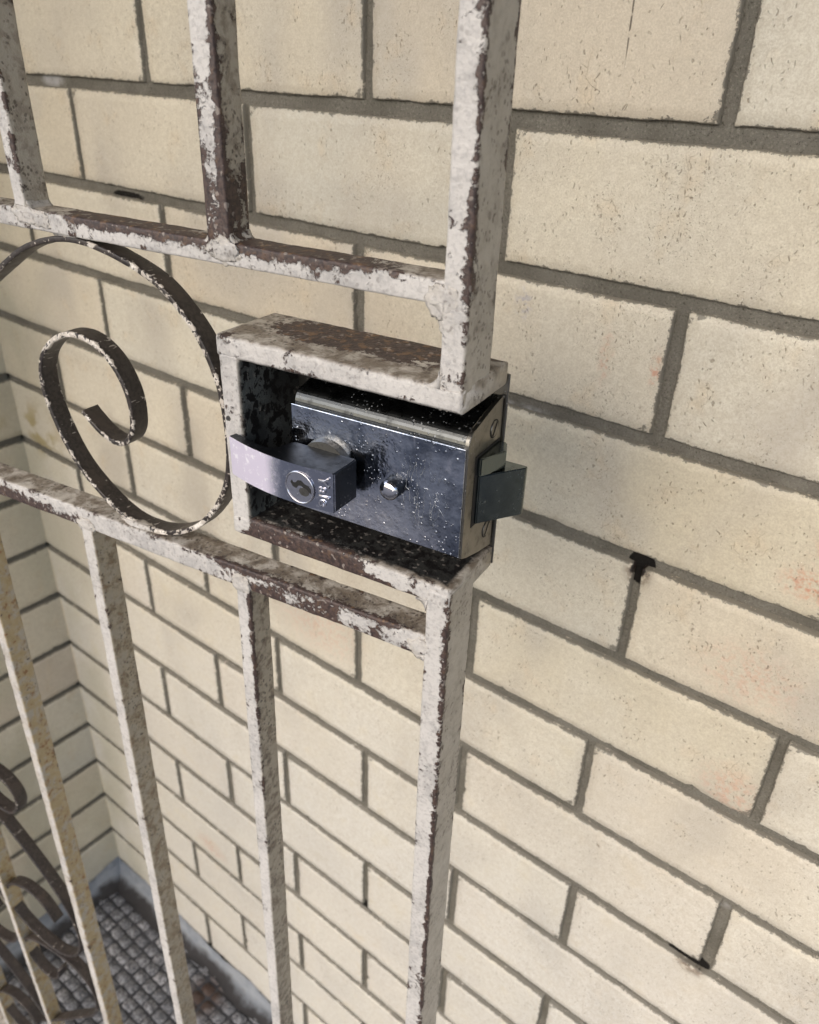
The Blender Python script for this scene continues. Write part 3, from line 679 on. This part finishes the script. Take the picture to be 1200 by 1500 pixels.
# ------------------------------------------------------------------ the rim lock on the gate (parts sit on the case)
NF = .0102; LS0, LS1 = -.0955, -.0002; LZ0, LZ1 = Zf(-.1718), Zf(-.1156)
bm = bmesh.new()
sh = [(.0118, LZ0+.0006), (.0118, LZ1-.0002)]
for i in range(9):
    th = i/8*math.pi/2; sh.append((.0118+.0062*(1-math.cos(th)), LZ1-.0002+.0072*math.sin(th)))
sh += [(.034, Zf(-.1043)), (.0458, Zf(-.1022)), (.0458, Zf(-.1812)), (.030, LZ0-.006), (.016, LZ0-.002)]
bm_prism(bm, sh, 0, LS0+.0015, LS1-.0014)
lock = bm_obj('rim_lock', bm, M['chrome_dark'], gate, False)
lock.data.polygons.foreach_set('use_smooth', [False]*len(lock.data.polygons)); tag(lock, 'pitted chrome rim lock in the welded housing')
def lk(name, bm, mat, smooth=False): return bm_obj(name, bm, mat, lock, smooth)
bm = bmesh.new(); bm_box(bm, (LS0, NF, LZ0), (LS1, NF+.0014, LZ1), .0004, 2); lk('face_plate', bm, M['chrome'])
# end plate, same profile a little proud
bm = bmesh.new(); pr = [(NF+.0009, LZ0-.0006), (NF+.0009, LZ1+.0002)]
for i in range(9):
    th = i/8*math.pi/2; pr.append((NF+.0009+.0070*(1-math.cos(th)), LZ1+.0002+.0072*math.sin(th)))
pr += [(.034, Zf(-.1036)), (.0452, Zf(-.1014)), (.0452, Zf(-.1818)), (.030, LZ0-.0066), (.016, LZ0-.0026)]
bm_prism(bm, pr, 0, LS1-.0012, LS1+.0010); bmesh.ops.bevel(bm, geom=[e for e in bm.edges], offset=.0002, segments=1, affect='EDGES'); lk('end_plate', bm, M['steel'])
for (n, z) in ((.037, -.1150), (.0375, -.1688)):
    bm = bmesh.new(); bm_cyl(bm, (n, Zf(z)), 0, .0046, LS1+.0008, LS1+.0011, 28); lk('countersink', bm, M['black'])
    bm = bmesh.new(); bm_cyl(bm, (n, Zf(z)), 0, .0040, LS1+.0009, LS1+.0014, 28, .0037)
    sc = lk('screw', bm, M['steel'])
    bm = bmesh.new(); d = Vector((0, .55, .83)); q = Vector((0, -.83, .55)); c = Vector((LS1+.00145, n, Zf(z)))
    f = [c+d*.0036+q*.0006, c+d*.0036-q*.0006, c-d*.0036-q*.0006, c-d*.0036+q*.0006]
    A = [bm.verts.new(v) for v in f]; B = [bm.verts.new(v+Vector((.0001, 0, 0))) for v in f]; bm.faces.new(A); bm.faces.new(B)
    for i in range(4): bm.faces.new((A[i], A[(i+1) % 4], B[(i+1) % 4], B[i]))
    lk('screw_slot', bm, M['black'])
# sprung latch bolt with bevelled face, and the little deadlocking piece above it
bm = bmesh.new(); bm_prism(bm, [(LS1+.0006, .0218), (.0022, .0218), (.0165, .0418), (.0165, .0440), (LS1+.0006, .0440)], 2, Zf(-.1580), Zf(-.1328))
bmesh.ops.bevel(bm, geom=[e for e in bm.edges], offset=.0004, segments=2, affect='EDGES'); lk('latch_bolt', bm, M['bolt'])
bm = bmesh.new(); bm_prism(bm, [(LS1+.0006, .0206), (.0030, .0206), (.0050, .0260), (.0086, .0355), (.0050, .0440), (LS1+.0006, .0440)], 2, Zf(-.1324), Zf(-.1235))
bmesh.ops.bevel(bm, geom=[e for e in bm.edges], offset=.0005, segments=2, affect='EDGES'); lk('deadlocking_snib', bm, M['bolt'])
bm = bmesh.new(); bm_box(bm, (LS1+.0008, .0190, Zf(-.1592)), (LS1+.00125, .0446, Zf(-.1222))); lk('bolt_slot', bm, M['black'])
# boss, snib button
bm = bmesh.new(); bm_cyl(bm, (-.0735, Zf(-.1437)), 1, .0148, NF+.0004, NF-.0040, 48, .0142); lk('boss', bm, M['steel'])
bm = bmesh.new(); cx, cz = -.0362, Zf(-.1442); seg = 28; rings = [(NF+.0003, .0050), (NF-.0046, .0050)]+[(NF-.0046-.0022*math.sin(a), .0050*math.cos(a)) for a in (R(20), R(40), R(60), R(78))]
rv = [[bm.verts.new((cx+r*math.cos(2*math.pi*i/seg), y, cz+r*math.sin(2*math.pi*i/seg))) for i in range(seg)] for y, r in rings]
for a, b in zip(rv[:-1], rv[1:]):
    for i in range(seg): bm.faces.new((a[i], a[(i+1) % seg], b[(i+1) % seg], b[i]))
bm.faces.new(rv[-1]); sb = lk('snib_button', bm, M['lever'], True); sb.data.materials.append(M['lever_side'])
for f in sb.data.polygons: f.material_index = 0 if f.center.y < NF-.0047 else 1
# lever with keyed cylinder
TH = [(-.0548, -.0118), (-.0600, -.0124), (-.0680, -.0132), (-.0780, -.0136), (-.0880, -.0132), (-.0970, -.0122), (-.1060, -.0106), (-.1145, -.0084), (-.1225, -.0060)]
frontc = catmull(TH, .0012)
backc = [(-.0548, .0068), (-.0905, .0068), (-.0925, .0040), (-.0935, -.0040), (-.0985, -.0070), (-.1060, -.0056), (-.1145, -.0034), (-.1215, -.0012)]
outline = [tuple(v) for v in frontc]+[tuple(v) for v in backc[::-1]]
zt = lambda s: Zf(-.1334); 
bm = bmesh.new(); bm_prism(bm, outline, 2, Zf(-.1541), Zf(-.1334))
for v in bm.verts:
    k = max(0, min(1, (-.0550-v.co.x)/.06))
    mid = Zf(-.14375); half = .01035
    z0 = mid-(half+.0004*k); z1 = mid+(half-.0002*k)
    v.co.z = z0 if v.co.z < mid else z1
bmesh.ops.bevel(bm, geom=[e for e in bm.edges if e.calc_length() > .015 or abs(e.verts[0].co.z-e.verts[1].co.z) < 1e-4], offset=.0007, segments=3, affect='EDGES', clamp_overlap=True)
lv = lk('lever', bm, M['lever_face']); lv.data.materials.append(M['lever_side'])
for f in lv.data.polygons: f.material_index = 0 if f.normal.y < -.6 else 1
def fy(s): return float(np.interp(s, frontc[::-1, 0], frontc[::-1, 1]))
kc = (-.0735, Zf(-.1450))
bm = bmesh.new(); bm_cyl(bm, kc, 1, .0079, fy(kc[0])+.001, fy(kc[0])-.0002, 48, .0079); lk('key_cylinder', bm, M['lever'])
bm = bmesh.new()
R1, R2, sg = .0080, .00045, 56
tv = [[bm.verts.new((kc[0]+(R1+R2*math.cos(b))*math.cos(a), fy(kc[0])-.0002+R2*math.sin(b), kc[1]+(R1+R2*math.cos(b))*math.sin(a))) for b in [2*math.pi*j/8 for j in range(8)]] for a in [2*math.pi*i/sg for i in range(sg)]]
for i in range(sg):
    for j in range(8): bm.faces.new((tv[i][j], tv[(i+1) % sg][j], tv[(i+1) % sg][(j+1) % 8], tv[i][(j+1) % 8]))
lk('cylinder_ring', bm, M['lever'], True)
bm = bmesh.new(); yk = fy(kc[0])-.0003
kp = [(-.0052, .0018), (-.0044, .0030), (-.0036, .0018), (-.0022, .0022), (-.0010, .0036), (.0010, .0040), (.0030, .0026), (.0050, .0022), (.0066, .0008), (.0068, -.0016), (.0050, -.0008), (.0030, -.0002), (.0012, .0012), (-.0004, .0010), (-.0020, -.0008), (-.0040, -.0002)]
bm_prism(bm, [(kc[0]+a, kc[1]+b) for a, b in kp][::-1], 1, yk+.0004, yk); lk('keyhole', bm, M['black'])
bm = bmesh.new(); bm_prism(bm, [(kc[0]+.0026+.0026*math.cos(a)*1.1, kc[1]-.0016+.0022*math.sin(a)) for a in [2*math.pi*i/18 for i in range(18)]], 1, yk+.0004, yk-.0001); lk('key_pin', bm, M['steel'])
# embossed lettering, reading downwards beside the cylinder
fc = bpy.data.curves.new('t', 'FONT'); fc.body = 'Yale'; fc.size = .0084; fc.extrude = .00035; fc.bevel_depth = .00012; fc.align_x = 'CENTER'; fc.align_y = 'CENTER'; fc.space_character = 1.12
fo = bpy.data.objects.new('t', fc); C.objects.link(fo); dg = bpy.context.evaluated_depsgraph_get(); me = bpy.data.meshes.new_from_object(fo.evaluated_get(dg)); bpy.data.objects.remove(fo)
mw = Matrix(((0, 1, 0, -.0605), (0, 0, -1, fy(-.0605)-.0002), (-1, 0, 0, Zf(-.1441)), (0, 0, 0, 1)))
me.transform(mw); me.materials.clear(); me.materials.append(M['lever'])
to = bpy.data.objects.new('lettering', me); C.objects.link(to); to.parent = lock
bpy.context.view_layer.update()
